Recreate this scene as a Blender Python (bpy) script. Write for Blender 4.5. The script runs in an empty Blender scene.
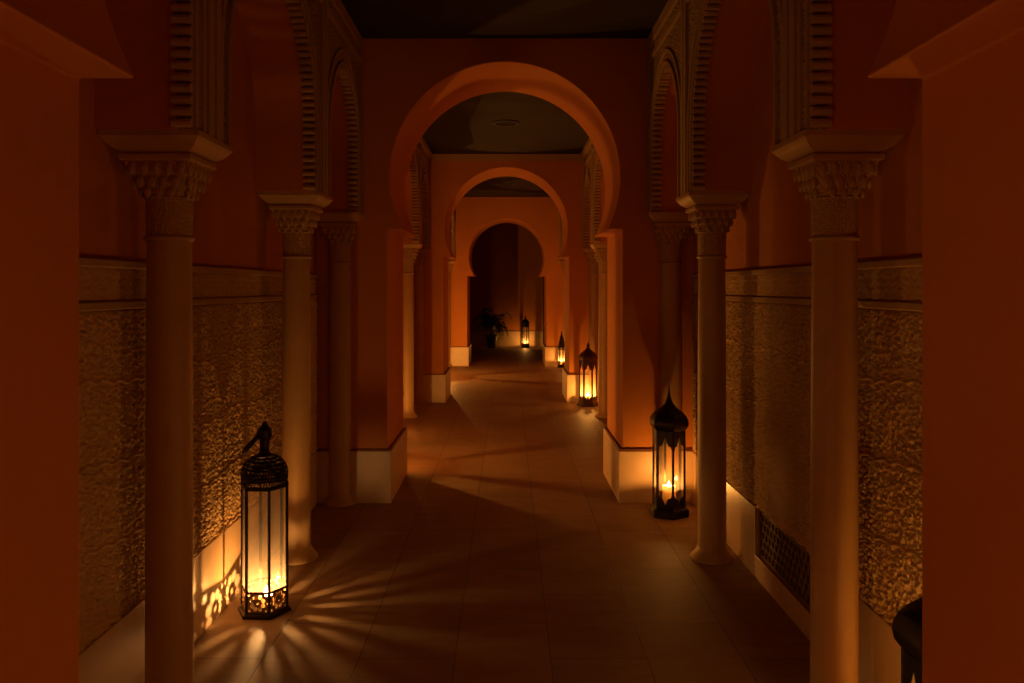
import bpy, bmesh, math, random
import numpy as np
from mathutils import Vector, Matrix
random.seed(7)
PI = math.pi
sc = bpy.context.scene
col = sc.collection

# ------------------------------------------------------------------ layout (metres, camera looks along +Y)
HC = 1.546                      # eye height
CEIL = 3.35
XW = 1.365                      # outer walls
XA = 1.04                       # corridor face of the blind arcades
XC = 1.19                       # column axis
WALLS = [0.74, 5.74, 10.75, 15.76]
TH = 0.875
SPR = 2.08                      # top of the abaci
PL = 0.375                      # plinth and skirting height

# ------------------------------------------------------------------ materials
def mat(name, base=(.5, .5, .5), rough=.7, metal=0., noise=None, bump=None, extra=None):
    m = bpy.data.materials.new(name); m.use_nodes = True
    nt = m.node_tree; b = nt.nodes['Principled BSDF']
    b.inputs['Base Color'].default_value = (*base, 1)
    b.inputs['Roughness'].default_value = rough
    b.inputs['Metallic'].default_value = metal
    tc = nt.nodes.new('ShaderNodeTexCoord')
    if noise:
        sc_, c2, lo, hi = noise
        n = nt.nodes.new('ShaderNodeTexNoise'); n.inputs['Scale'].default_value = sc_
        n.inputs['Detail'].default_value = 6; n.inputs['Roughness'].default_value = .6
        nt.links.new(tc.outputs['Object'], n.inputs['Vector'])
        r = nt.nodes.new('ShaderNodeValToRGB')
        r.color_ramp.elements[0].position = lo; r.color_ramp.elements[1].position = hi
        r.color_ramp.elements[0].color = (*base, 1); r.color_ramp.elements[1].color = (*c2, 1)
        nt.links.new(n.outputs['Fac'], r.inputs['Fac'])
        nt.links.new(r.outputs['Color'], b.inputs['Base Color'])
    if bump:
        bs, strength, dist = bump
        n = nt.nodes.new('ShaderNodeTexNoise'); n.inputs['Scale'].default_value = bs; n.inputs['Detail'].default_value = 5
        nt.links.new(tc.outputs['Object'], n.inputs['Vector'])
        bp = nt.nodes.new('ShaderNodeBump'); bp.inputs['Strength'].default_value = strength; bp.inputs['Distance'].default_value = dist
        nt.links.new(n.outputs['Fac'], bp.inputs['Height'])
        nt.links.new(bp.outputs['Normal'], b.inputs['Normal'])
    if extra: extra(nt, b, tc)
    return m

def carve(scale, strength=.8, dist=.012):
    """fine carved foliage as bump: smooth voronoi cells crossed with a warped wave"""
    def f(nt, b, tc):
        v = nt.nodes.new('ShaderNodeTexVoronoi'); v.feature = 'DISTANCE_TO_EDGE'; v.inputs['Scale'].default_value = scale
        w = nt.nodes.new('ShaderNodeTexWave'); w.inputs['Scale'].default_value = scale * .35; w.inputs['Distortion'].default_value = 9
        w.inputs['Detail Scale'].default_value = 2.5
        for t in (v, w): nt.links.new(tc.outputs['Object'], t.inputs['Vector'])
        ml = nt.nodes.new('ShaderNodeMath'); ml.operation = 'MULTIPLY_ADD'; ml.inputs[1].default_value = 1.6
        nt.links.new(v.outputs['Distance'], ml.inputs[0]); nt.links.new(w.outputs['Fac'], ml.inputs[2])
        bp = nt.nodes.new('ShaderNodeBump'); bp.inputs['Strength'].default_value = strength; bp.inputs['Distance'].default_value = dist
        nt.links.new(ml.outputs[0], bp.inputs['Height']); nt.links.new(bp.outputs['Normal'], b.inputs['Normal'])
    return f

def tiles(nt, b, tc):
    sep = nt.nodes.new('ShaderNodeSeparateXYZ'); nt.links.new(tc.outputs['Object'], sep.inputs[0])
    cmb = nt.nodes.new('ShaderNodeCombineXYZ')
    ax = nt.nodes.new('ShaderNodeMath'); ax.operation = 'ADD'; ax.inputs[1].default_value = .2 + 40 * .4
    ay = nt.nodes.new('ShaderNodeMath'); ay.operation = 'ADD'; ay.inputs[1].default_value = .18 + 40 * .7
    nt.links.new(sep.outputs['X'], ax.inputs[0]); nt.links.new(sep.outputs['Y'], ay.inputs[0])
    nt.links.new(ay.outputs[0], cmb.inputs['X']); nt.links.new(ax.outputs[0], cmb.inputs['Y'])
    br = nt.nodes.new('ShaderNodeTexBrick')
    br.inputs['Scale'].default_value = 1; br.inputs['Brick Width'].default_value = .7; br.inputs['Row Height'].default_value = .4
    br.inputs['Mortar Size'].default_value = .0035; br.inputs['Mortar Smooth'].default_value = .3; br.inputs['Bias'].default_value = 0
    br.inputs['Color1'].default_value = (.45, .30, .165, 1); br.inputs['Color2'].default_value = (.39, .26, .14, 1)
    br.inputs['Mortar'].default_value = (.20, .135, .08, 1)
    nt.links.new(cmb.outputs[0], br.inputs['Vector'])
    n = nt.nodes.new('ShaderNodeTexNoise'); n.inputs['Scale'].default_value = 3.5; n.inputs['Detail'].default_value = 8; n.inputs['Roughness'].default_value = .65
    mp = nt.nodes.new('ShaderNodeMapping'); mp.inputs['Scale'].default_value = (1, 3.5, 1)
    nt.links.new(tc.outputs['Object'], mp.inputs[0]); nt.links.new(mp.outputs[0], n.inputs['Vector'])
    r = nt.nodes.new('ShaderNodeValToRGB'); r.color_ramp.elements[0].position = .3; r.color_ramp.elements[1].position = .7
    r.color_ramp.elements[0].color = (.62, .58, .54, 1); r.color_ramp.elements[1].color = (1, 1, 1, 1)
    nt.links.new(n.outputs['Fac'], r.inputs['Fac'])
    mx = nt.nodes.new('ShaderNodeMixRGB'); mx.blend_type = 'MULTIPLY'; mx.inputs['Fac'].default_value = .8
    nt.links.new(br.outputs['Color'], mx.inputs['Color1']); nt.links.new(r.outputs['Color'], mx.inputs['Color2'])
    nt.links.new(mx.outputs[0], b.inputs['Base Color'])
    rr = nt.nodes.new('ShaderNodeMapRange'); rr.inputs['To Min'].default_value = .52; rr.inputs['To Max'].default_value = .70
    nt.links.new(n.outputs['Fac'], rr.inputs['Value']); nt.links.new(rr.outputs[0], b.inputs['Roughness'])
    bp = nt.nodes.new('ShaderNodeBump'); bp.inputs['Strength'].default_value = .35; bp.inputs['Distance'].default_value = .004; bp.invert = True
    nt.links.new(br.outputs['Fac'], bp.inputs['Height']); nt.links.new(bp.outputs['Normal'], b.inputs['Normal'])

M = {}
M['stucco'] = mat('terracotta_stucco', (.54, .195, .030), .85, noise=(1.6, (.60, .228, .04), .3, .75), bump=(9, .25, .01))
M['floor'] = mat('limestone_tiles', extra=tiles)
M['marble'] = mat('cream_marble', (.62, .44, .27), .42, noise=(5, (.53, .37, .22), .35, .8))
M['stone'] = mat('column_stone', (.50, .31, .13), .5, noise=(6, (.43, .26, .105), .35, .8), bump=(60, .1, .002))
M['carved'] = mat('carved_stone', (.50, .31, .13), .6, extra=carve(70, .7, .005))
M['plaster'] = mat('carved_plaster', (.47, .31, .14), .8, bump=(140, .25, .003))
M['plaster_relief'] = mat('carved_plaster_panel', (.63, .42, .19), .75)
M['plaster_fine'] = mat('fine_carved_plaster', (.47, .31, .14), .8, extra=carve(38, .9, .012))
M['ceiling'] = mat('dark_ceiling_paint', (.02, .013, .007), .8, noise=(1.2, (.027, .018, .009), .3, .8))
M['line'] = mat('dark_red_dado_line', (.16, .03, .012), .6, noise=(8, (.2, .04, .015), .3, .8))
M['iron'] = mat('blackened_iron', (.035, .026, .018), .42, .85, noise=(30, (.07, .045, .025), .4, .8), bump=(90, .3, .002))
M['brass'] = mat('dark_brass', (.30, .17, .06), .5, .6, noise=(30, (.2, .11, .04), .4, .8))
M['copper'] = mat('aged_copper', (.11, .042, .018), .55, .7, noise=(25, (.06, .03, .016), .35, .75), bump=(70, .3, .002))
M['wax'] = mat('candle_wax', (.85, .68, .44), .5, noise=(10, (.8, .62, .38), .3, .8))
nt_ = M['wax'].node_tree; tl_ = nt_.nodes.new('ShaderNodeBsdfTranslucent'); tl_.inputs[0].default_value = (.95, .78, .5, 1)
mx_ = nt_.nodes.new('ShaderNodeMixShader'); mx_.inputs[0].default_value = .6
nt_.links.new(nt_.nodes['Principled BSDF'].outputs[0], mx_.inputs[1]); nt_.links.new(tl_.outputs[0], mx_.inputs[2])
nt_.links.new(mx_.outputs[0], nt_.nodes['Material Output'].inputs[0])
M['wick'] = mat('burnt_wick', (.02, .015, .01), .9, noise=(50, (.05, .04, .03), .3, .8))
M['dark_wood'] = mat('dark_door_wood', (.035, .018, .009), .5, noise=(6, (.06, .03, .014), .3, .8))
M['leaf'] = mat('dark_green_leaf', (.035, .06, .02), .5, noise=(12, (.05, .085, .03), .3, .8))
M['pot'] = mat('dark_glazed_pot', (.05, .035, .025), .4, noise=(9, (.075, .05, .03), .3, .8))
M['soil'] = mat('potting_soil', (.04, .025, .015), .95, noise=(40, (.07, .045, .03), .3, .8))
M['grille'] = mat('pierced_wood_lattice', (.19, .10, .04), .65, noise=(14, (.14, .07, .03), .3, .8))
M['black'] = mat('dark_duct', (.012, .01, .008), .9, noise=(4, (.02, .016, .012), .3, .8))
M['disc'] = mat('ceiling_disc_paint', (.045, .035, .025), .6, noise=(20, (.06, .045, .03), .3, .8))

def glass_mat(name, tint=(1, .93, .80), haze=.30, haze_col=(.78, .76, .72)):
    m = bpy.data.materials.new(name); m.use_nodes = True
    nt = m.node_tree; nt.nodes.clear()
    out = nt.nodes.new('ShaderNodeOutputMaterial')
    tr = nt.nodes.new('ShaderNodeBsdfTransparent'); tr.inputs[0].default_value = (*tint, 1)
    tl = nt.nodes.new('ShaderNodeBsdfTranslucent'); tl.inputs[0].default_value = (*haze_col, 1)
    df = nt.nodes.new('ShaderNodeBsdfDiffuse'); df.inputs[0].default_value = (*haze_col, 1)
    gl = nt.nodes.new('ShaderNodeBsdfGlossy'); gl.inputs['Roughness'].default_value = .06; gl.inputs[0].default_value = (1, 1, 1, 1)
    tc = nt.nodes.new('ShaderNodeTexCoord'); n = nt.nodes.new('ShaderNodeTexNoise'); n.inputs['Scale'].default_value = 14; n.inputs['Detail'].default_value = 5
    mp = nt.nodes.new('ShaderNodeMapping'); mp.inputs['Scale'].default_value = (1.6, 1.6, .35)
    nt.links.new(tc.outputs['Object'], mp.inputs[0]); nt.links.new(mp.outputs[0], n.inputs['Vector'])
    mr = nt.nodes.new('ShaderNodeMapRange'); mr.inputs['From Min'].default_value = .3; mr.inputs['From Max'].default_value = .7
    mr.inputs['To Min'].default_value = haze * .6; mr.inputs['To Max'].default_value = haze * 1.4
    nt.links.new(n.outputs['Fac'], mr.inputs['Value'])
    m1 = nt.nodes.new('ShaderNodeMixShader'); m1.inputs[0].default_value = .4
    nt.links.new(tl.outputs[0], m1.inputs[1]); nt.links.new(df.outputs[0], m1.inputs[2])
    m2 = nt.nodes.new('ShaderNodeMixShader'); nt.links.new(mr.outputs[0], m2.inputs[0])
    nt.links.new(tr.outputs[0], m2.inputs[1]); nt.links.new(m1.outputs[0], m2.inputs[2])
    m3 = nt.nodes.new('ShaderNodeMixShader'); m3.inputs[0].default_value = .06
    nt.links.new(m2.outputs[0], m3.inputs[1]); nt.links.new(gl.outputs[0], m3.inputs[2])
    nt.links.new(m3.outputs[0], out.inputs[0])
    return m
M['glass_hazy'] = glass_mat('hazy_lantern_glass', haze=.12)
M['glass_soft'] = glass_mat('soft_lantern_glass', haze=.075)
M['glass_clear'] = glass_mat('clear_lantern_glass', haze=.05)

def flame_mat(strength):
    m = bpy.data.materials.new('candle_flame'); m.use_nodes = True
    nt = m.node_tree; nt.nodes.clear()
    out = nt.nodes.new('ShaderNodeOutputMaterial'); em = nt.nodes.new('ShaderNodeEmission'); tr = nt.nodes.new('ShaderNodeBsdfTransparent')
    em.inputs[0].default_value = (1, .62, .22, 1); em.inputs[1].default_value = strength
    ad = nt.nodes.new('ShaderNodeAddShader'); nt.links.new(em.outputs[0], ad.inputs[0]); nt.links.new(tr.outputs[0], ad.inputs[1])
    nt.links.new(ad.outputs[0], out.inputs[0])
    return m
M['flame'] = flame_mat(14)

# ------------------------------------------------------------------ object helpers
def obj(name, bm, m, parent=None, smooth=35, loc=None):
    """one bmesh (or mesh) becomes one object"""
    if isinstance(bm, bmesh.types.BMesh):
        bmesh.ops.recalc_face_normals(bm, faces=bm.faces[:])
        me = bpy.data.meshes.new(name); bm.to_mesh(me); bm.free()
    else: me = bm
    me.materials.clear(); me.materials.append(M[m])
    if smooth:
        me.shade_smooth(); me.set_sharp_from_angle(angle=math.radians(smooth))
    o = bpy.data.objects.new(name, me); col.objects.link(o)
    if parent: o.parent = parent
    if loc: o.location = loc
    return o

def bevel(o, w=.008, seg=2):
    md = o.modifiers.new('soft edges', 'BEVEL'); md.width = w; md.segments = seg; md.limit_method = 'ANGLE'; md.angle_limit = math.radians(50)
    return o

def thing(name, label, cat, loc=(0, 0, 0), rot=0, group=None):
    o = bpy.data.objects.new(name, None); o.empty_display_size = .1; col.objects.link(o)
    o.location = loc; o.rotation_euler = (0, 0, rot)
    return tag(o, label, cat, group)

def tag(o, label, cat, group=None):
    o['label'] = label; o['category'] = cat
    if group: o['group'] = group
    return o

def struct(o, label=None):
    o['kind'] = 'structure'
    if label: o['label'] = label
    return o

def copy_tree(src, parent=None):
    c = src.copy(); col.objects.link(c)
    if parent:
        c.parent = parent
    for ch in list(src.children): copy_tree(ch, c)
    return c

def box(bm, x0, x1, y0, y1, z0, z1):
    v = [bm.verts.new((x, y, z)) for x in (x0, x1) for y in (y0, y1) for z in (z0, z1)]
    for f in ((0, 1, 3, 2), (4, 6, 7, 5), (0, 4, 5, 1), (2, 3, 7, 6), (0, 2, 6, 4), (1, 5, 7, 3)):
        bm.faces.new([v[i] for i in f])
    return bm

def loft(bm, rings, cap=True):
    R = [[bm.verts.new(p) for p in r] for r in rings]
    n = len(R[0])
    for a, b in zip(R, R[1:]):
        for i in range(n):
            bm.faces.new((a[i], a[(i + 1) % n], b[(i + 1) % n], b[i]))
    if cap:
        bm.faces.new(R[0][::-1]); bm.faces.new(R[-1])
    return bm

def lathe(bm, prof, n=32, rot=0., cx=0, cy=0, cap=True):
    return loft(bm, [[(cx + r * math.cos(rot + 2 * PI * i / n), cy + r * math.sin(rot + 2 * PI * i / n), z) for i in range(n)] for r, z in prof], cap)

def square_loft(bm, prof):
    return loft(bm, [[(-h, -h, z), (h, -h, z), (h, h, z), (-h, h, z)] for h, z in prof])

def torus(bm, R, r, mat4, n=28, k=10):
    rings = []
    for i in range(n):
        a = 2 * PI * i / n
        rings.append([bm.verts.new(mat4 @ Vector(((R + r * math.cos(2 * PI * j / k)) * math.cos(a), (R + r * math.cos(2 * PI * j / k)) * math.sin(a), r * math.sin(2 * PI * j / k)))) for j in range(k)])
    for i in range(n):
        for j in range(k):
            bm.faces.new((rings[i][j], rings[(i + 1) % n][j], rings[(i + 1) % n][(j + 1) % k], rings[i][(j + 1) % k]))
    return bm

def ellipsoid(bm, c, sx, sy, sz, rot=0, u=8, v=6):
    m4 = Matrix.Translation(c) @ Matrix.Rotation(rot, 4, 'Z') @ Matrix.Diagonal((sx, sy, sz, 1))
    bmesh.ops.create_uvsphere(bm, u_segments=u, v_segments=v, radius=1, matrix=m4)

def prism(bm, outline, f, d0, d1):
    """extrude a 2-D outline: f(u, v, d) -> xyz"""
    a = [bm.verts.new(f(u, v, d0)) for u, v in outline]; b = [bm.verts.new(f(u, v, d1)) for u, v in outline]
    n = len(a)
    bm.faces.new(a); bm.faces.new(b[::-1])
    for i in range(n): bm.faces.new((a[i], b[i], b[(i + 1) % n], a[(i + 1) % n]))
    return bm

def pierced(outer, holes, thick):
    """flat panel with real holes: list of verts (u, v, d) and faces"""
    cu = bpy.data.curves.new('panel', 'CURVE'); cu.dimensions = '2D'; cu.fill_mode = 'BOTH'; cu.extrude = thick / 2
    for loop in [outer] + holes:
        s = cu.splines.new('POLY'); s.points.add(len(loop) - 1)
        for p, (u, v) in zip(s.points, loop): p.co = (u, v, 0, 1)
        s.use_cyclic_u = True
    o = bpy.data.objects.new('panel', cu); col.objects.link(o)
    bpy.context.view_layer.update()
    me = bpy.data.meshes.new_from_object(o.evaluated_get(bpy.context.evaluated_depsgraph_get()))
    vs = [tuple(v.co) for v in me.vertices]; fs = [tuple(p.vertices) for p in me.polygons]
    bpy.data.objects.remove(o); bpy.data.curves.remove(cu); bpy.data.meshes.remove(me)
    return vs, fs

def add_mesh(bm, vs, fs, f):
    V = [bm.verts.new(f(*v)) for v in vs]
    for q in fs:
        try: bm.faces.new([V[i] for i in q])
        except ValueError: pass
    return bm

def circle(cx, cy, r, n=12, ry=None):
    return [(cx + r * math.cos(2 * PI * i / n), cy + (ry or r) * math.sin(2 * PI * i / n)) for i in range(n)]

# ------------------------------------------------------------------ the shell
Y0, YB = -3.6, 21.1
bm = bmesh.new(); box(bm, -3.2, 3.2, Y0 - .2, YB + .2, -.15, 0); struct(obj('floor', bm, 'floor'))
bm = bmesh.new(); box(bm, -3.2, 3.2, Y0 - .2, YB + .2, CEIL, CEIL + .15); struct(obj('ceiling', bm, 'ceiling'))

VY0, VY1, VZ0 = 3.25, 4.26, .118                       # recess of the floor vent in the right wall
END = WALLS[3] + .3
bm = bmesh.new(); box(bm, -XW - .3, -XW, Y0, END, 0, CEIL); WL = struct(obj('wall_left', bm, 'stucco'))
bm = bmesh.new()
box(bm, XW, XW + .3, Y0, VY0, 0, CEIL); box(bm, XW, XW + .3, VY1, END, 0, CEIL)
box(bm, XW, XW + .3, VY0, VY1, 0, VZ0); box(bm, XW, XW + .3, VY0, VY1, PL, CEIL); box(bm, XW + .14, XW + .3, VY0, VY1, VZ0, PL)
WR = struct(obj('wall_right', bm, 'stucco'))

def cross_wall(name, y, th, jamb, zfoot, r, zc, width):
    """wall across the corridor pierced by a horseshoe arch"""
    tip = math.sqrt(r * r - (zfoot - zc) ** 2); a0 = math.atan2(zfoot - zc, tip)
    arc = [(r * math.cos(a), zc + r * math.sin(a)) for a in np.linspace(a0, PI - a0, 97)]
    out = [(-width, 0), (-width, CEIL), (width, CEIL), (width, 0), (jamb, 0), (jamb, zfoot)] + arc + [(-jamb, zfoot), (-jamb, 0)]
    bm = bmesh.new(); prism(bm, out, lambda u, v, d: (u, d, v), y, y + th)
    w = struct(bevel(obj(name, bm, 'stucco', smooth=25), .006))
    for s in (-1, 1):                                 # marble plinth round the foot of each pier
        bm = bmesh.new(); a, b = sorted((s * (jamb - .03), s * (width - .002)))
        box(bm, a, b, y - .03, y + th + .03, 0, PL)
        bevel(obj('plinth', bm, 'marble', w), .004)
        bm = bmesh.new(); a, b = sorted((s * (jamb - .022), s * (width - .004)))
        box(bm, a, b, y - .022, y + th + .022, PL, PL + .012)
        obj('dado_line', bm, 'line', w)
    return w
cross_wall('wall_near', WALLS[0], TH, .853, 1.97, .83, 2.346, XW).location.x = .007
cross_wall('wall_middle', WALLS[1], TH, .847, 1.97, .83, 2.346, XW)
cross_wall('wall_far', WALLS[2], TH, .847, 1.97, .83, 2.346, XW)
cross_wall('wall_end', WALLS[3], 1.05, .785, 1.784, .752, 2.168, 2.4)
bm = bmesh.new(); box(bm, -1.7, 1.7, Y0 - .2, Y0, 0, CEIL); struct(obj('wall_behind', bm, 'stucco'))
# end room
bm = bmesh.new(); box(bm, -2.4, .95, YB, YB + .2, 0, CEIL); box(bm, .95, 2.4, YB, YB + .2, 2.2, CEIL); box(bm, 1.85, 2.4, YB, YB + .2, 0, 2.2)
WB = struct(obj('wall_back', bm, 'stucco'))
bm = bmesh.new(); box(bm, -2.4, .945, YB - .025, YB, 0, .40); struct(bevel(obj('baseboard_back', bm, 'marble'), .003))
bm = bmesh.new(); box(bm, -2.4, .945, YB - .02, YB, .40, .412); obj('dado_line', bm, 'line', WB)
for s, n in ((-1, 'wall_end_left'), (1, 'wall_end_right')):
    bm = bmesh.new(); a, b = sorted((s * 2.4, s * 2.6)); box(bm, a, b, WALLS[3], YB + .2, 0, CEIL); struct(obj(n, bm, 'stucco'))
D = struct(obj('door_1', box(bmesh.new(), .97, 1.83, YB + .1, YB + .15, 0, 2.18), 'dark_wood'))
bm = bmesh.new()
for x0, x1, z0, z1 in ((.95, 1.03, 0, 2.2), (1.77, 1.85, 0, 2.2), (1.03, 1.77, 2.12, 2.2)): box(bm, x0, x1, YB - .03, YB + .1, z0, z1)
obj('door_frame', bm, 'dark_wood', D)
bm = bmesh.new()
for i in range(2):
    for j in range(3): box(bm, 1.08 + i * .33, 1.35 + i * .33, YB + .085, YB + .1, .15 + j * .66, .70 + j * .66)
obj('door_panel', bm, 'dark_wood', D)

# ------------------------------------------------------------------ blind arcades on both sides
def arch_pts(c, w, z0, a=.05, n=30, off=0.):
    """stilted, slightly pointed arch as (Y, z); off > 0 moves it into the wall"""
    R = w + a
    t1 = math.acos(a / R)
    left = [(c + a + (R + off) * math.cos(PI - t), z0 + (R + off) * math.sin(PI - t)) for t in np.linspace(0, t1, n)]
    left[-1] = (c, left[-1][1])
    right = [(2 * c - y, z) for y, z in left[::-1][1:]]
    return [(c - w - off, SPR)] + left + right + [(c + w + off, SPR)]

def bay_marks(k):
    ys, ye = WALLS[k] + TH, WALLS[k + 1]
    return ys, ys + 1.235, ye - 1.18, ye

def arcade(k, s):
    ys, A, B, ye = bay_marks(k)
    spans = [(ys + .13, A - .18, 2.5), (A + .18, B - .18, 2.4), (B + .18, ye - .13, 2.5)]
    def outline(off):
        o = [(ys + .001, CEIL)]; o.append((ys + .001, SPR))
        for a, b, z0 in spans: o += arch_pts((a + b) / 2, (b - a) / 2, z0, off=off)
        return o + [(ye - .001, SPR), (ye - .001, CEIL)]
    f = lambda u, v, d: (s * d, u, v)
    bm = bmesh.new(); prism(bm, outline(0), f, XA + .05, XW)
    w = struct(obj('wall_left_arcade' if s < 0 else 'wall_right_arcade', bm, 'stucco', smooth=25))
    bm = bmesh.new(); prism(bm, outline(.004), f, XA, XA + .05)
    obj('plaster_facing', bm, 'plaster_fine', w, smooth=25)
    # fringe of small lobes under every arch
    bm = bmesh.new()
    for a, b, z0 in spans:
        P = arch_pts((a + b) / 2, (b - a) / 2, z0, n=60)
        P = [Vector(p) for p in P]
        L = [0]
        for p, q in zip(P, P[1:]): L.append(L[-1] + (q - p).length)
        n = int(L[-1] / .038)
        for i in range(n):
            d = (i + .5) * L[-1] / n
            j = max(x for x in range(len(L) - 1) if L[x] <= d)
            t = (P[j + 1] - P[j]).normalized(); c = P[j] + t * (d - L[j]); nn = Vector((t.y, -t.x))
            big = .024 if i % 2 else .019
            prof = [(-.0145, -.004), (-.0145, big * .5), (-.009, big * .88), (0, big), (.009, big * .88), (.0145, big * .5), (.0145, -.004)]
            prism(bm, [tuple(c + t * x + nn * y) for x, y in prof], f, XA - .004, XA + .062)
    obj('arch_fringe', bm, 'plaster', w, smooth=0)
    # raised ribs following the arches and rectangular frames round them
    bm = bmesh.new()
    for a, b, z0 in spans:
        c, hw = (a + b) / 2, (b - a) / 2
        for o1, o2, d in ((.012, .030, .012), (.085, .105, .010)):
            if o2 + hw > (b - a) / 2 + .13: d = .006
            p1 = arch_pts(c, hw, z0, off=o1); p2 = arch_pts(c, hw, z0, off=o2)
            for i in range(len(p1) - 1):
                prism(bm, [p1[i], p1[i + 1], p2[i + 1], p2[i]], f, XA - d, XA + .002)
    obj('arch_rib', bm, 'plaster', w, smooth=0)
    bm = bmesh.new()
    edges = [(ys + .01, A - .013), (A + .013, B - .013), (B + .013, ye - .01)]
    for a, b in edges:
        for p, q in ((a, a + .045), (b - .045, b)):
            box(bm, *sorted((s * (XA - .016), s * (XA + .002))), p, q, SPR + .003, CEIL - .002)
        for z0, z1 in ((3.16, 3.19), (3.27, 3.345)):
            box(bm, *sorted((s * (XA - .016), s * (XA + .002))), a + .045, b - .045, z0, z1)
    obj('arch_frame', bm, 'plaster', w, smooth=0)
for k in range(3):
    for s in (-1, 1): arcade(k, s)

# dentilled plaster cornice round the second bay
bm = bmesh.new()
ys, _, _, ye = bay_marks(1)
box(bm, -XA + .02, XA - .02, ye - .03, ye, 3.285, CEIL)
for i in range(42): box(bm, -1.0 + i * .0485, -1.0 + i * .0485 + .026, ye - .022, ye, 3.25, 3.285)
for s in (-1, 1):
    box(bm, *sorted((s * (XA - .045), s * (XA - .016))), ys + .01, ye - .03, 3.285, CEIL)
struct(obj('trim_1', bm, 'plaster', smooth=0), 'pale dentilled plaster cornice under the ceiling beyond the first arch')

# ------------------------------------------------------------------ carved dado panels
def relief(u, v):
    """carved foliage of a Moorish plaster panel; u, v in metres, returns 0..1"""
    P, Q = .24, .28
    row = np.floor(v / Q)
    uu = u + .5 * P * (row % 2)
    fu = np.abs(((uu / P) % 1) - .5) * P; fv = ((v / Q) % 1) * Q
    # scrolling tendrils: warped stems, mirrored about every axis of the net
    wx = fu + .008 * np.sin(fv * 120 + 1.3) + .004 * np.sin(fv * 300 + fu * 90)
    wy = fv + .009 * np.sin(fu * 115 + .7) + .004 * np.sin(fu * 280 - fv * 100)
    a = np.sin(wx * 190 + 2.2 * np.sin(wy * 120)); b = np.sin(wy * 175 + 2.0 * np.sin(wx * 130 + 1.1))
    stem = np.clip(1.35 - np.minimum(np.abs(a), np.abs(b)) / .42, 0, 1)
    c = np.sin(wx * 260 + 1.8 * b + .6) * np.sin(wy * 250 + 1.8 * a)
    leaf = np.clip((np.abs(c) - .45) / .2, 0, 1) * .8
    h = np.maximum(stem ** 1.3, leaf)
    # scalloped ribbons running along the panel
    y1 = .011 * np.abs(np.sin(PI * u / .11)) + .014 * np.sin(2 * PI * u / .72)
    d = np.abs(((v - y1 + Q / 2) % Q) - Q / 2)
    rib = np.clip(1.5 - d / .006, 0, 1)
    gap = np.clip((d - .008) / .005, 0, 1)
    return np.maximum(h * gap, rib * 1.08)

def frieze(u, v):
    P = .21; fu = np.abs(((u / P) % 1) - .5) * P
    a = np.sin(fu * 160 + 2 * np.sin(v * 90)); b = np.sin(v * 120 + 2.2 * np.sin(fu * 75))
    return np.clip(np.maximum(1 - np.abs(a) / .5, 1 - np.abs(b) / .5), 0, 1)

def relief_mesh(name, s, y0, y1, z0, z1, fn, depth, step, parent):
    nu, nv = int((y1 - y0) / step) + 1, int((z1 - z0) / step) + 1
    u, v = np.meshgrid(np.linspace(y0, y1, nu), np.linspace(z0, z1, nv))
    h = fn(u - y0, v - z0) * depth
    h[0, :] = 0; h[-1, :] = 0; h[:, 0] = 0; h[:, -1] = 0
    co = np.stack([s * (XW - .003 - h), u, v], -1).reshape(-1, 3)
    i = np.arange(nu * nv).reshape(nv, nu)
    q = np.stack([i[:-1, :-1], i[:-1, 1:], i[1:, 1:], i[1:, :-1]], -1).reshape(-1, 4)
    if s < 0: pass
    else: q = q[:, ::-1]
    me = bpy.data.meshes.new(name); me.from_pydata(co.tolist(), [], q.tolist())
    return obj(name, me, 'plaster_relief', parent, smooth=0)

def dado(s, k, step, label):
    ys, A, B, ye = bay_marks(k)
    t = thing('plaster_relief', label, 'carved panel', (0, 0, 0), 0, 'carved plaster dado panels')
    r = relief_mesh('relief_field', s, ys + .035, ye - .035, PL + .002, 1.47, relief, .022, step, t); r.data.shade_smooth()
    r = relief_mesh('frieze', s, ys + .035, ye - .035, 1.50, 1.615, frieze, .014, step, t); r.data.shade_smooth()
    for z0, z1, d in ((1.47, 1.50, .026), (1.615, 1.645, .030)):
        bm = bmesh.new(); box(bm, *sorted((s * (XW - d), s * XW)), ys + .035, ye - .035, z0, z1); bevel(obj('moulding', bm, 'plaster', t), .006)
    return t
dado(-1, 0, .0062, 'carved plaster panel with scrolling foliage on the left wall behind the filigree-domed lantern')
dado(1, 0, .0062, 'carved plaster panel with scrolling foliage on the right wall above the pierced floor vent')

def skirting(name, s, runs):
    bm = bmesh.new()
    for y0, y1, z0, z1 in runs: box(bm, *sorted((s * (XW - .022), s * XW)), y0, y1, z0, z1)
    return struct(bevel(obj(name, bm, 'marble'), .003))
ys, A, B, ye = bay_marks(0)
skirting('baseboard_left', -1, [(ys + .032, 3.26, 0, PL), (3.263, ye - .032, 0, PL)])
skirting('baseboard_right', 1, [(ys + .032, VY0, 0, PL), (VY0, VY1, 0, VZ0), (VY1, ye - .032, 0, PL)])
for k in (1, 2):
    ys, A, B, ye = bay_marks(k)
    for s, n in ((-1, 'baseboard_left'), (1, 'baseboard_right')): skirting(n, s, [(ys + .032, ye - .032, 0, PL)])

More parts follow.
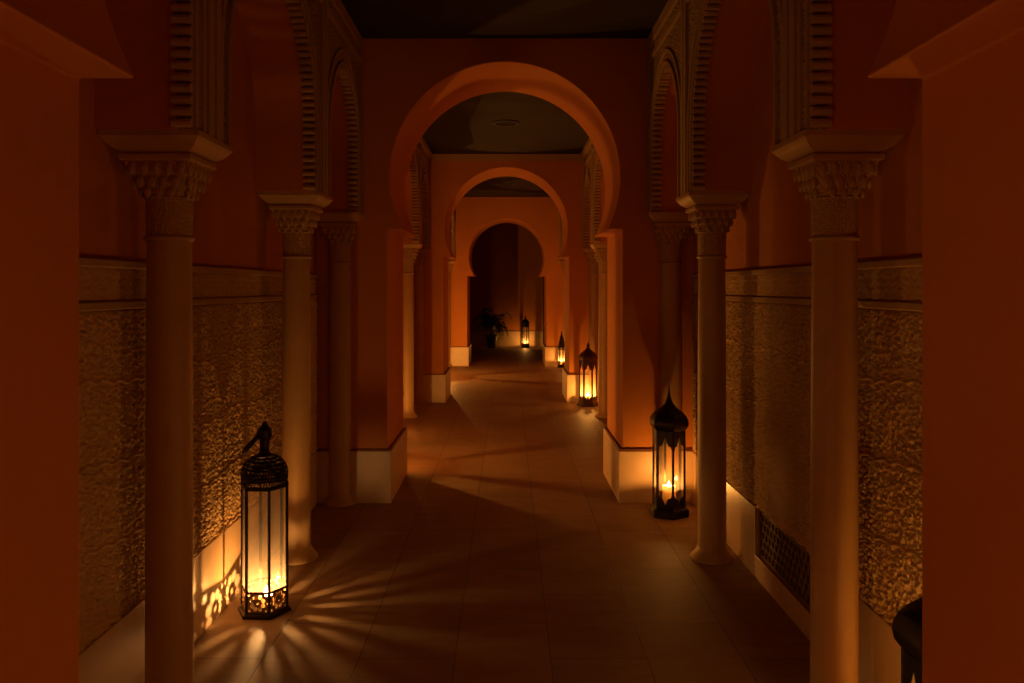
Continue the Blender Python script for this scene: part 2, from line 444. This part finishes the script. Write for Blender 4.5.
# pierced vent in the right wall: a net of hexagons and triangles
def vent():
    t = thing('floor_vent', 'pierced geometric vent grille low in the right wall under the carved panel', 'vent', (XW + .012, VY0, VZ0))
    w, h = VY1 - VY0, PL - VZ0
    a, bar = .026, .0055
    holes = []
    r = (a - bar * .9)
    j = 0; dy = a * math.sqrt(3)
    y = .026
    while y < h - .02:
        x = .026 + (a if j % 2 else 0)
        while x < w - .02:
            holes.append([(x + r * math.cos(PI / 3 * i), y + r * math.sin(PI / 3 * i)) for i in range(6)])
            for sx in (1,):
                for sg in (1, -1):
                    cx, cy = x + a, y + sg * a / math.sqrt(3)
                    if .012 < cy < h - .012 and cx < w - .02:
                        rt = a / math.sqrt(3) - bar
                        if sg == 1 or j == 0:
                            holes.append([(cx + rt * math.cos(PI / 2 * sg + 2 * PI / 3 * i + PI), cy + rt * math.sin(PI / 2 * sg + 2 * PI / 3 * i + PI)) for i in range(3)])
            x += 2 * a
        y += dy; j += 1
    vs, fs = pierced([(0, 0), (w, 0), (w, h), (0, h)], holes, .010)
    obj('lattice', add_mesh(bmesh.new(), vs, fs, lambda u, v, d: (d, u, v)), 'grille', t, smooth=0)
    bm = bmesh.new()
    for u0, u1, v0, v1 in ((0, w, 0, .012), (0, w, h - .012, h), (0, .012, .012, h - .012), (w - .012, w, .012, h - .012)): box(bm, -.009, .010, u0, u1, v0, v1)
    obj('vent_frame', bm, 'grille', t, smooth=0)
    bm = bmesh.new(); box(bm, .118, .126, .004, w - .004, .004, h - .004); obj('duct', bm, 'black', t, smooth=0)
vent()

# ------------------------------------------------------------------ columns
def column_proto():
    t = thing('column', 'x', 'column')
    bm = bmesh.new(); lathe(bm, [(.122, 0), (.122, .010), (.116, .018), (.100, .036), (.090, .052), (.086, .066), (.083, .072)], 40); obj('base', bm, 'stone', t)
    bm = bmesh.new(); lathe(bm, [(.081, .072), (.080, .8), (.078, 1.3), (.075, 1.712)], 40); obj('shaft', bm, 'stone', t)
    bm = bmesh.new(); lathe(bm, [(.075, 1.712), (.083, 1.715), (.086, 1.722), (.083, 1.729), (.076, 1.732)], 40); obj('neck_ring', bm, 'stone', t)
    N = 48
    def ring(tt, rc, h, z):
        pts = []
        for i in range(N):
            a = 2 * PI * i / N + PI / 4
            c, s_ = math.cos(a), math.sin(a); m = max(abs(c), abs(s_))
            rr = rc * (1 - tt) + h / m * tt
            pts.append((rr * c, rr * s_, z))
        return pts
    bm = bmesh.new()
    loft(bm, [ring(0, .077, 0, 1.732), ring(0, .079, 0, 1.80), ring(0, .080, 0, 1.858), ring(0, .086, 0, 1.864), ring(0, .080, .08, 1.870), ring(.3, .092, .088, 1.90), ring(.65, .108, .098, 1.935), ring(.9, .118, .108, 1.965), ring(1, .12, .110, 1.985)])
    cap = obj('capital', bm, 'carved', t)
    bm = bmesh.new()
    for q in range(4):
        R = Matrix.Rotation(q * PI / 2, 3, 'Z')
        for i in range(5):
            p = R @ Vector(((i - 2) * .042, -.108, 1.958)); ellipsoid(bm, p, .013, .010, .024, q * PI / 2)
        for i in range(4):
            p = R @ Vector(((i - 1.5) * .040, -.097, 1.915)); ellipsoid(bm, p, .014, .010, .022, q * PI / 2)
        for i in range(3):
            p = R @ Vector(((i - 1) * .040, -.083, 1.880)); ellipsoid(bm, p, .013, .009, .018, q * PI / 2)
    obj('leaf_carving', bm, 'stone', cap)
    bm = bmesh.new(); square_loft(bm, [(.118, 1.985), (.124, 1.990), (.124, 2.006), (.112, 2.008), (.112, 2.014), (.124, 2.018), (.140, 2.028), (.154, 2.042), (.163, 2.055), (.170, 2.060), (.170, SPR)])
    obj('abacus', bm, 'stone', t, smooth=20)
    return t
proto = column_proto(); first = True
def engaged(src):
    """the same column let into the face of a pier: its back half is cut away"""
    c = copy_tree(src)
    for o in c.children_recursive:
        o.data = o.data.copy(); bm = bmesh.new(); bm.from_mesh(o.data)
        bmesh.ops.bisect_plane(bm, geom=bm.verts[:] + bm.edges[:] + bm.faces[:], plane_co=(0, -.001, 0), plane_no=(0, 1, 0), clear_outer=True)
        bm.to_mesh(o.data); bm.free()
    return c
half = engaged(proto); half_first = True
COLS = [
    (0, 'A', -1, 'pale stone column nearest the camera on the left side'),
    (0, 'B', -1, 'stone column lit by the tall filigree-domed lantern standing next to it on the left'),
    (0, 'C', -1, 'dim stone column set against the left pier of the first horseshoe arch'),
    (0, 'A', 1, 'pale stone column nearest the camera on the right side'),
    (0, 'B', 1, 'stone column with a flared round foot just right of the pillar-candle lantern'),
    (0, 'C', 1, 'stone column directly behind the pillar-candle lantern, against the right pier of the first arch'),
    (1, 'A', -1, 'stone column just beyond the first arch, hidden behind its left pier'),
    (1, 'B', -1, 'bright free-standing stone column seen through the first arch at its left edge'),
    (1, 'C', -1, 'stone column against the left pier of the second horseshoe arch'),
    (1, 'A', 1, 'stone column just beyond the first arch, hidden behind its right pier'),
    (1, 'B', 1, 'free-standing stone column seen through the first arch at its right edge'),
    (1, 'C', 1, 'stone column behind the copper-toned lantern, against the right pier of the second arch'),
    (2, 'C', -1, 'sliver of stone column at the left edge of the second arch opening'),
    (2, 'C', 1, 'sliver of stone column at the right edge of the second arch opening'),
]
for k, w, s, lab in COLS:
    ys, A, B, ye = bay_marks(k)
    if w == 'C':
        o = half if half_first else copy_tree(half); half_first = False
    else:
        o = proto if first else copy_tree(proto); first = False
    o.location = (s * XC, {'A': A, 'B': B, 'C': ye}[w], 0); o['label'] = lab; o['group'] = 'stone columns of the blind arcades'; o['kind'] = 'thing'

# ------------------------------------------------------------------ lanterns
def hexpt(r, k, rot=0): return Vector((r * math.cos(rot + k * PI / 3), r * math.sin(rot + k * PI / 3), 0))

def on_face(k, r):
    """maps (u, z, d) of a flat panel to face k of a hexagon whose corners lie at radius r"""
    a, b = hexpt(r, k), hexpt(r, k + 1); mid = (a + b) / 2; t = (b - a).normalized(); n = mid.normalized()
    return lambda u, z, d: tuple(mid + t * u + n * d + Vector((0, 0, z)))

def frame_posts(bm, r, z0, z1, w):
    for k in range(6):
        c = hexpt(r, k); a = k * PI / 3
        pts = [c + Matrix.Rotation(a, 3, 'Z') @ Vector(p) for p in ((w * .5, -w * .5, 0), (w * .5, w * .5, 0), (-w * .6, w * .7, 0), (-w * .6, -w * .7, 0))]
        loft(bm, [[tuple(p + Vector((0, 0, z))) for p in pts] for z in (z0, z1)])
    return bm

def panes(t, r, z0, z1, mname, w):
    for k in range(6):
        f = on_face(k, r); bm = bmesh.new(); h = r / 2 - w * .3
        prism(bm, [(-h, z0), (h, z0), (h, z1), (-h, z1)], f, -.0012, .0012)
        obj('glass_pane', bm, mname, t, smooth=0)

def hexring(bm, r0, r1, z0, z1):
    """open hexagonal collar"""
    rings = [[tuple(hexpt(r, k) + Vector((0, 0, z))) for k in range(6)] for r, z in ((r0, z0), (r0, z1), (r1, z1), (r1, z0), (r0, z0))]
    R = [[bm.verts.new(p) for p in q] for q in rings[:4]]
    for i in range(4):
        for k in range(6):
            bm.faces.new((R[i][k], R[i][(k + 1) % 6], R[(i + 1) % 4][(k + 1) % 6], R[(i + 1) % 4][k]))
    return bm

def filigree_lantern(t):
    r = .109
    bm = bmesh.new(); lathe(bm, [(.130, 0), (.130, .011), (.124, .017), (.118, .020), (.118, .024)], 6); bevel(obj('base_plate', bm, 'iron', t, smooth=0), .003)
    # band of pierced rosettes
    w, h = r - .006, .092
    holes = [circle(0, h / 2, .006, 12)]
    for i in range(8):
        a = 2 * PI * i / 8 + PI / 8
        holes.append(circle(.0285 * math.cos(a), h / 2 + .0285 * math.sin(a), .0103, 14))
    for sx in (-1, 1):
        for v in (.010, h - .010): holes.append(circle(sx * .040, v, .0065, 10))
        holes.append(circle(sx * .0455, h / 2, .0035, 10))
    vs, fs = pierced([(-w / 2, 0), (w / 2, 0), (w / 2, h), (-w / 2, h)], holes, .002)
    bm = bmesh.new()
    for k in range(6):
        f = on_face(k, r); add_mesh(bm, vs, fs, lambda u, v, d, f=f: f(u, v + .024, d))
    obj('pierced_band', bm, 'brass', t, smooth=0)
    bm = bmesh.new(); frame_posts(bm, r, .024, .60, .010)
    hexring(bm, r + .002, r - .008, .114, .120); hexring(bm, r + .004, r - .008, .594, .602); obj('frame', bm, 'iron', t, smooth=0)
    panes(t, r, .119, .596, 'glass_hazy', .010)
    # rim, pierced dome, neck, finial, ring
    bm = bmesh.new(); hexring(bm, .117, .102, .602, .612)
    for k in range(6):
        for i in range(7):
            ellipsoid(bm, on_face(k, .115)((i - 3) * .0148, .616, 0), .0045, .0045, .0045, 0, 6, 5)
    obj('rim', bm, 'iron', t, smooth=0)
    prof = [(0, .108, .620), (.12, .112, .634), (.3, .114, .660), (.45, .111, .682), (.6, .101, .704), (.75, .084, .724), (.88, .060, .739), (1, .036, .748)]
    pv, pr, pz = zip(*prof)
    holes = []
    for j in range(8):
        for i in range(-4, 5):
            u, v = (i + (.5 if j % 2 else 0)) * .215, .07 + j * .122
            if abs(u) < .9: holes.append(circle(u, v, .072 if (i + j) % 3 else .05, 8, .040 if (i + j) % 3 else .03))
    vs, fs = pierced([(-1, 0), (1, 0), (1, .25), (1, .5), (1, .75), (1, 1), (-1, 1), (-1, .75), (-1, .5), (-1, .25)], holes, .002)
    bm = bmesh.new()
    for k in range(6):
        def f(u, v, d, k=k):
            rr = float(np.interp(v, pv, pr)) + d * .8; z = float(np.interp(v, pv, pz)) + d * .4
            a, b = hexpt(rr, k), hexpt(rr, k + 1); p = (a + b) / 2 + (b - a) / 2 * u
            p += p.normalized() * .010 * (1 - u * u)
            return (p.x, p.y, z)
        add_mesh(bm, vs, fs, f)
    obj('pierced_dome', bm, 'iron', t, smooth=0)
    bm = bmesh.new(); lathe(bm, [(.040, .744), (.032, .752), (.024, .762), (.022, .80), (.025, .822)], 12)
    neck = obj('neck', bm, 'iron', t)
    bm = bmesh.new(); lathe(bm, [(.024, .820), (.034, .828), (.037, .848), (.034, .868), (.022, .878), (.019, .884), (.014, .890), (.011, .900), (.003, .906)], 12)
    obj('finial', bm, 'iron', t)
    bm = bmesh.new(); R3 = Matrix.Rotation(math.radians(62), 3, 'Z')                         # the ring droops to the left, nearly edge-on to the corridor
    right, view = R3 @ Vector((.957, .29, 0)), R3 @ Vector((-.29, .957, 0))
    e1 = (-.66 * right + Vector((0, 0, -.75))).normalized(); e2 = (view + .25 * right).normalized()
    e2 = (e2 - e1 * e2.dot(e1)).normalized(); e3 = e1.cross(e2)
    m4 = Matrix((e1, e2, e3)).transposed().to_4x4(); m4.translation = Vector((0, 0, .838)) - right * .030 + e1 * .050
    torus(bm, .050, .0085, m4)
    obj('ring_handle', bm, 'iron', t)

def cusp_panel(w, z0, z1, tip, n=10, up=False):
    """trim cut to a pointed cusp: outline (u, z); up=False hangs from z1, up=True stands on z0"""
    h = w / 2
    pts = []
    if not up:
        lo = [(h, z0), (h * .72, z0 + .30 * (z1 - z0)), (h * .40, z0 + .34 * (z1 - z0)), (h * .22, z0 + .55 * (z1 - z0)), (0, tip)]
        pts = [(-h, z1), (h, z1)] + lo + [(-u, z) for u, z in lo[:-1][::-1]]
    else:
        hi = [(-h, z1), (-h * .72, z1 - .30 * (z1 - z0)), (-h * .40, z1 - .34 * (z1 - z0)), (-h * .22, z1 - .55 * (z1 - z0)), (0, tip)]
        pts = [(h, z0), (-h, z0)] + hi + [(-u, z) for u, z in hi[:-1][::-1]]
    return pts

def onion_lantern(t):
    r = .108
    bm = bmesh.new(); lathe(bm, [(.138, 0), (.138, .048), (.134, .054), (.116, .058), (.116, .064)], 6); bevel(obj('base', bm, 'iron', t, smooth=0), .003)
    bm = bmesh.new(); frame_posts(bm, r, .06, .582, .012); hexring(bm, r + .003, r - .008, .06, .07); hexring(bm, r + .005, r - .01, .570, .582); obj('frame', bm, 'iron', t, smooth=0)
    panes(t, r, .066, .575, 'glass_clear', .012)
    w = r - .008
    bm = bmesh.new(); bl = bmesh.new()
    for k in range(6):
        f = on_face(k, r - .001)
        prism(bm, cusp_panel(w, .44, .574, .545), f, .002, .0045)
        prism(bl, cusp_panel(w, .066, .165, .085, up=True), f, .002, .0045)
    obj('upper_trim', bm, 'iron', t, smooth=0); obj('lower_trim', bl, 'iron', t, smooth=0)
    bm = bmesh.new()
    lathe(bm, [(.106, .578), (.120, .590), (.133, .607), (.138, .630), (.135, .652), (.122, .678), (.100, .702), (.072, .722), (.048, .740), (.032, .760), (.020, .785), (.012, .812), (.007, .845), (.003, .880), (.001, .893)], 6)
    bmesh.ops.bevel(bm, geom=[e for e in bm.edges if abs(e.verts[0].co.z - e.verts[1].co.z) > .002], offset=.004, segments=2, affect='EDGES')
    obj('onion_dome', bm, 'iron', t, smooth=40)

def ogee_lantern(t, r=.108, base=.142, hz=.835, metal='copper', base_h=.085, trim=.15):
    """slim hexagonal lantern with a shouldered ogee dome; hz is its full height"""
    zt = hz * .70
    bm = bmesh.new(); lathe(bm, [(base, 0), (base, .022), (base * .97, .03), (base * .86, .036), (base * .86, .052), (base * .84, .058), (r * 1.08, .068), (r * 1.08, base_h)], 6); bevel(obj('base', bm, metal, t, smooth=0), .002)
    bm = bmesh.new(); frame_posts(bm, r, base_h - .005, zt + .01, .016); hexring(bm, r + .004, r - .01, zt, zt + .014); obj('frame', bm, metal, t, smooth=0)
    panes(t, r, base_h, zt, 'glass_soft', .016)
    w = r - .012
    bm = bmesh.new(); bl = bmesh.new()
    for k in range(6):
        f = on_face(k, r - .001)
        prism(bm, cusp_panel(w, zt - trim, zt, zt - trim * .25), f, .002, .005)
        cr = [(w / 2, base_h), (-w / 2, base_h)]
        for i in range(3):
            u = -w / 2 + (i + .1) * w / 3
            cr += [(u, base_h + .012), (u, base_h + .036), (u + w / 8, base_h + .046), (u + w / 4, base_h + .036), (u + w / 4, base_h + .012)]
        prism(bl, cr, f, .002, .005)
    obj('upper_trim', bm, metal, t, smooth=0); obj('lower_trim', bl, metal, t, smooth=0)
    bm = bmesh.new(); d = (hz - zt) * .68
    lathe(bm, [(r * 1.02, zt + .01), (r * 1.12, zt + .02), (r * 1.13, zt + .05 * d / .17), (r * 1.08, zt + d * .40), (r * .88, zt + d * .60), (r * .58, zt + d * .76), (r * .32, zt + d * .90), (r * .2, zt + d * 1.02), (r * .15, zt + d * 1.08)], 6)
    obj('dome', bm, metal, t, smooth=0)
    bm = bmesh.new(); z0 = zt + d * 1.06; e = hz - z0
    lathe(bm, [(.012, z0), (.018, z0 + .15 * e), (.026, z0 + .3 * e), (.018, z0 + .48 * e), (.010, z0 + .56 * e), (.014, z0 + .68 * e), (.008, z0 + .82 * e), (.002, hz)], 10)
    obj('finial', bm, metal, t)
    return t

def cage_lantern(t):
    """narrow cage lantern with a tall stepped top"""
    r = .066
    bm = bmesh.new(); lathe(bm, [(.085, 0), (.085, .02), (.074, .026), (.074, .045), (.08, .05), (.08, .06)], 6); obj('base', bm, 'iron', t, smooth=0)
    bm = bmesh.new(); frame_posts(bm, r, .055, .40, .012); hexring(bm, r + .006, r - .01, .11, .125); hexring(bm, r + .006, r - .01, .35, .362); obj('frame', bm, 'iron', t, smooth=0)
    panes(t, r, .06, .39, 'glass_hazy', .012)
    bm = bmesh.new(); lathe(bm, [(.066, .385), (.085, .395), (.085, .41), (.066, .42), (.060, .47), (.066, .475), (.052, .50), (.040, .56), (.044, .565), (.026, .60), (.016, .64), (.010, .66), (.016, .675), (.002, .705)], 6); obj('spire', bm, 'iron', t, smooth=0)

def candle(x, y, z, rad, h, label, power, flame=.046, tint=None):
    cup = min(.045, h * .5)
    t = thing('candle', label, 'candle', (x, y, z), 0, 'lit candles inside the lanterns')
    bm = bmesh.new()
    lathe(bm, [(rad * .97, 0), (rad, .004), (rad, h - .004), (rad * .96, h), (rad * .88, h - .005), (rad * .84, h - cup), (rad * .3, h - cup - .002), (.0008, h - cup - .002)], 24, cap=True); obj('wax', bm, 'wax', t)
    bm = bmesh.new(); lathe(bm, [(.0015, h - cup - .002), (.0015, h - .004)], 8); obj('wick', bm, 'wick', t)
    bm = bmesh.new(); q = flame
    lathe(bm, [(.001, 0), (q * .16, q * .08), (q * .24, q * .25), (q * .22, q * .42), (q * .13, q * .68), (q * .05, q * .9), (.0005, q)], 14)
    fl = obj('flame', bm, 'flame', t, loc=(0, 0, h - .012))
    li = bpy.data.lights.new('candle_light', 'POINT'); li.energy = power; li.color = tint or CANDLE; li.shadow_soft_size = .006
    lo = bpy.data.objects.new('candle_light', li); col.objects.link(lo); lo.parent = t; lo.location = (0, 0, h + .010)
    return t
CANDLE = (1, .45, .10)
def deg(a): return math.radians(a)
LG = 'metal lanterns standing on the floor'
l1 = thing('lantern', 'tall black hexagonal lantern with pierced filigree dome and ring handle, left by the carved wall', 'lantern', (-1.146, 3.82, 0), deg(-62), LG)
filigree_lantern(l1)
candle(-1.140, 3.825, .024, .036, .052, 'low burning candle inside the filigree-domed lantern on the left', 13, .058, (1, .49, .15))
l2 = thing('lantern', 'black onion-domed lantern holding a thick pillar candle, before the right pier', 'lantern', (1.12, 5.43, 0), deg(-86.6), LG)
onion_lantern(l2)
candle(1.12, 5.43, .064, .044, .135, 'thick cream pillar candle inside the onion-domed lantern on the right', 7)
l6 = copy_tree(l2); l6.location = (1.176, 2.08, 0); l6['label'] = 'black onion-domed lantern at the lower right, mostly hidden behind the nearest pier'
candle(1.176, 2.08, .064, .044, .135, 'candle inside the mostly hidden lantern at the lower right', 10.5)
l3 = thing('lantern', 'copper-toned lantern with pointed cusped windows before the right pier of the second arch', 'lantern', (1.075, 10.47, 0), deg(-66), LG)
ogee_lantern(l3, .110, .148, .835, 'copper')
candle(1.075, 10.47, .085, .035, .05, 'candle inside the copper-toned lantern by the second arch', 17)
l4 = thing('lantern', 'narrow dark lantern with a tall spire beside the right plinth of the last arch', 'lantern', (1.065, 15.5, 0), deg(-70), LG)
cage_lantern(l4)
candle(1.065, 15.5, .06, .028, .06, 'candle inside the narrow distant lantern at the right', 9)
l5 = thing('lantern', 'dark hexagonal lantern farthest away, against the back wall beside the potted plant', 'lantern', (.475, 20.75, 0), deg(-75), LG)
ogee_lantern(l5, .095, .112, .84, 'iron', .06, .09)
candle(.475, 20.75, .06, .032, .06, 'candle inside the farthest lantern at the back wall', 9)
# two more of the same lanterns stand out of sight behind the left piers
l7 = copy_tree(l2); l7.location = (-1.0, 6.86, 0); l7['label'] = 'onion-domed lantern hidden behind the left pier of the first arch'
candle(-1.0, 6.86, .064, .044, .135, 'candle inside the lantern hidden behind the left pier of the first arch', 64)
l8 = copy_tree(l2); l8.location = (-1.18, 13.8, 0); l8['label'] = 'onion-domed lantern hidden behind the left pier of the second arch'
candle(-1.18, 13.8, .064, .044, .135, 'candle inside the lantern hidden behind the left pier of the second arch', 120)
l9 = copy_tree(l4); l9.location = (-1.215, 8.4, 0); l9['label'] = 'narrow spired lantern hidden between two columns behind the left pier of the first arch'
candle(-1.215, 8.4, .06, .028, .06, 'candle inside the narrow lantern hidden between the left columns', 36)

# unseen bare lamps added beside the camera to light the nearest arch's jambs
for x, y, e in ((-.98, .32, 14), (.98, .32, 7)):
    li = bpy.data.lights.new('unseen_jamb_lamp', 'POINT'); li.energy = e; li.color = CANDLE; li.shadow_soft_size = .05
    lo = bpy.data.objects.new('unseen_jamb_lamp', li); col.objects.link(lo); lo.location = (x, y, .25)

# ------------------------------------------------------------------ potted palm in the end room
t = thing('potted_plant', 'dark potted palm with drooping fronds in front of the back wall', 'plant', (-.39, 20.55, 0))
bm = bmesh.new(); lathe(bm, [(.11, 0), (.115, .01), (.13, .12), (.15, .26), (.158, .30), (.168, .305), (.168, .33), (.150, .33), (.145, .30)], 28); obj('pot', bm, 'pot', t)
bm = bmesh.new(); lathe(bm, [(.144, .27), (.144, .305), (.07, .315), (.005, .318)], 24); obj('soil', bm, 'soil', t)
for i in range(22):
    a = 2 * PI * i / 22 * 2.4 + random.uniform(-.2, .2); reach = random.uniform(.28, .52); rise = random.uniform(.32, .75); droop = random.uniform(.1, .45)
    bm = bmesh.new(); pts = []
    for j in range(13):
        q = j / 12
        pts.append(Vector((math.cos(a) * reach * q ** .9, math.sin(a) * reach * q ** .9 * .75, .31 + rise * math.sin(q * PI * .62) - droop * q ** 3)))
    for p, q in zip(pts, pts[1:]):
        d = (q - p).normalized(); s = d.cross(Vector((0, 0, 1))).normalized() * .0035; u = s.cross(d)
        loft(bm, [[tuple(c + v) for v in (s, u, -s, -u)] for c in (p, q)])
    for j in range(3, 13):
        p = pts[j]; d = (pts[j] - pts[j - 1]).normalized(); s = d.cross(Vector((0, 0, 1))).normalized()
        L = .17 * math.sin(PI * (j / 13) ** .8) + .03
        for sg in (-1, 1):
            e = (s * sg + d * .7 + Vector((0, 0, -.25))).normalized(); n = e.cross(d).normalized()
            w = d * .022
            mid = p + e * L * .5; tip = p + e * L + Vector((0, 0, -.02))
            va = [bm.verts.new(x) for x in (p, mid - w + n * .004, tip, mid + w + n * .004)]
            vb = [bm.verts.new(x) for x in (p - n * .001, mid - w + n * .002, tip - n * .001, mid + w + n * .002)]
            bm.faces.new(va); bm.faces.new(vb[::-1])
            for x in range(4): bm.faces.new((va[x], vb[x], vb[(x + 1) % 4], va[(x + 1) % 4]))
    obj('frond', bm, 'leaf', t, smooth=0)

# ------------------------------------------------------------------ round fittings in the ceilings
for k, lab in ((1, 'dark round fitting in the ceiling seen through the first arch'), (2, 'dark round fitting in the ceiling seen through the second arch')):
    ys, A, B, ye = bay_marks(k)
    t = thing('ceiling_fitting', lab, 'ceiling fitting', (0, (ys + ye) / 2, CEIL), 0, 'round ceiling fittings')
    bm = bmesh.new(); lathe(bm, [(.15, 0), (.15, -.008), (.142, -.014), (.122, -.014), (.118, -.006), (.118, 0)], 36); obj('rim', bm, 'disc', t)
    bm = bmesh.new(); lathe(bm, [(.117, -.004), (.06, -.012), (.001, -.014)], 32); obj('cover', bm, 'black', t)

# ------------------------------------------------------------------ camera, world, view
cam = bpy.data.cameras.new('camera'); co = bpy.data.objects.new('camera', cam); col.objects.link(co)
cam.sensor_width = 36; cam.lens = 796 / 1024 * 36
cam.shift_x = 4 / 1024; cam.shift_y = -53.5 / 1024; cam.clip_start = .02
co.location = (.022, 0, HC); co.rotation_euler = (PI / 2, 0, 0)
sc.camera = co
w = bpy.data.worlds.new('night'); sc.world = w; w.use_nodes = True
w.node_tree.nodes['Background'].inputs[0].default_value = (0, 0, 0, 1); w.node_tree.nodes['Background'].inputs[1].default_value = 0
sc.view_settings.view_transform = 'Standard'; sc.view_settings.look = 'None'
sc.view_settings.gamma = 1; sc.view_settings.use_curve_mapping = False; sc.view_settings.exposure = 0
cy = sc.cycles
cy.use_denoising = True
cy.max_bounces = 10; cy.diffuse_bounces = 6; cy.transparent_max_bounces = 24; cy.transmission_bounces = 8
cy.sample_clamp_indirect = 4; cy.caustics_reflective = False; cy.caustics_refractive = False
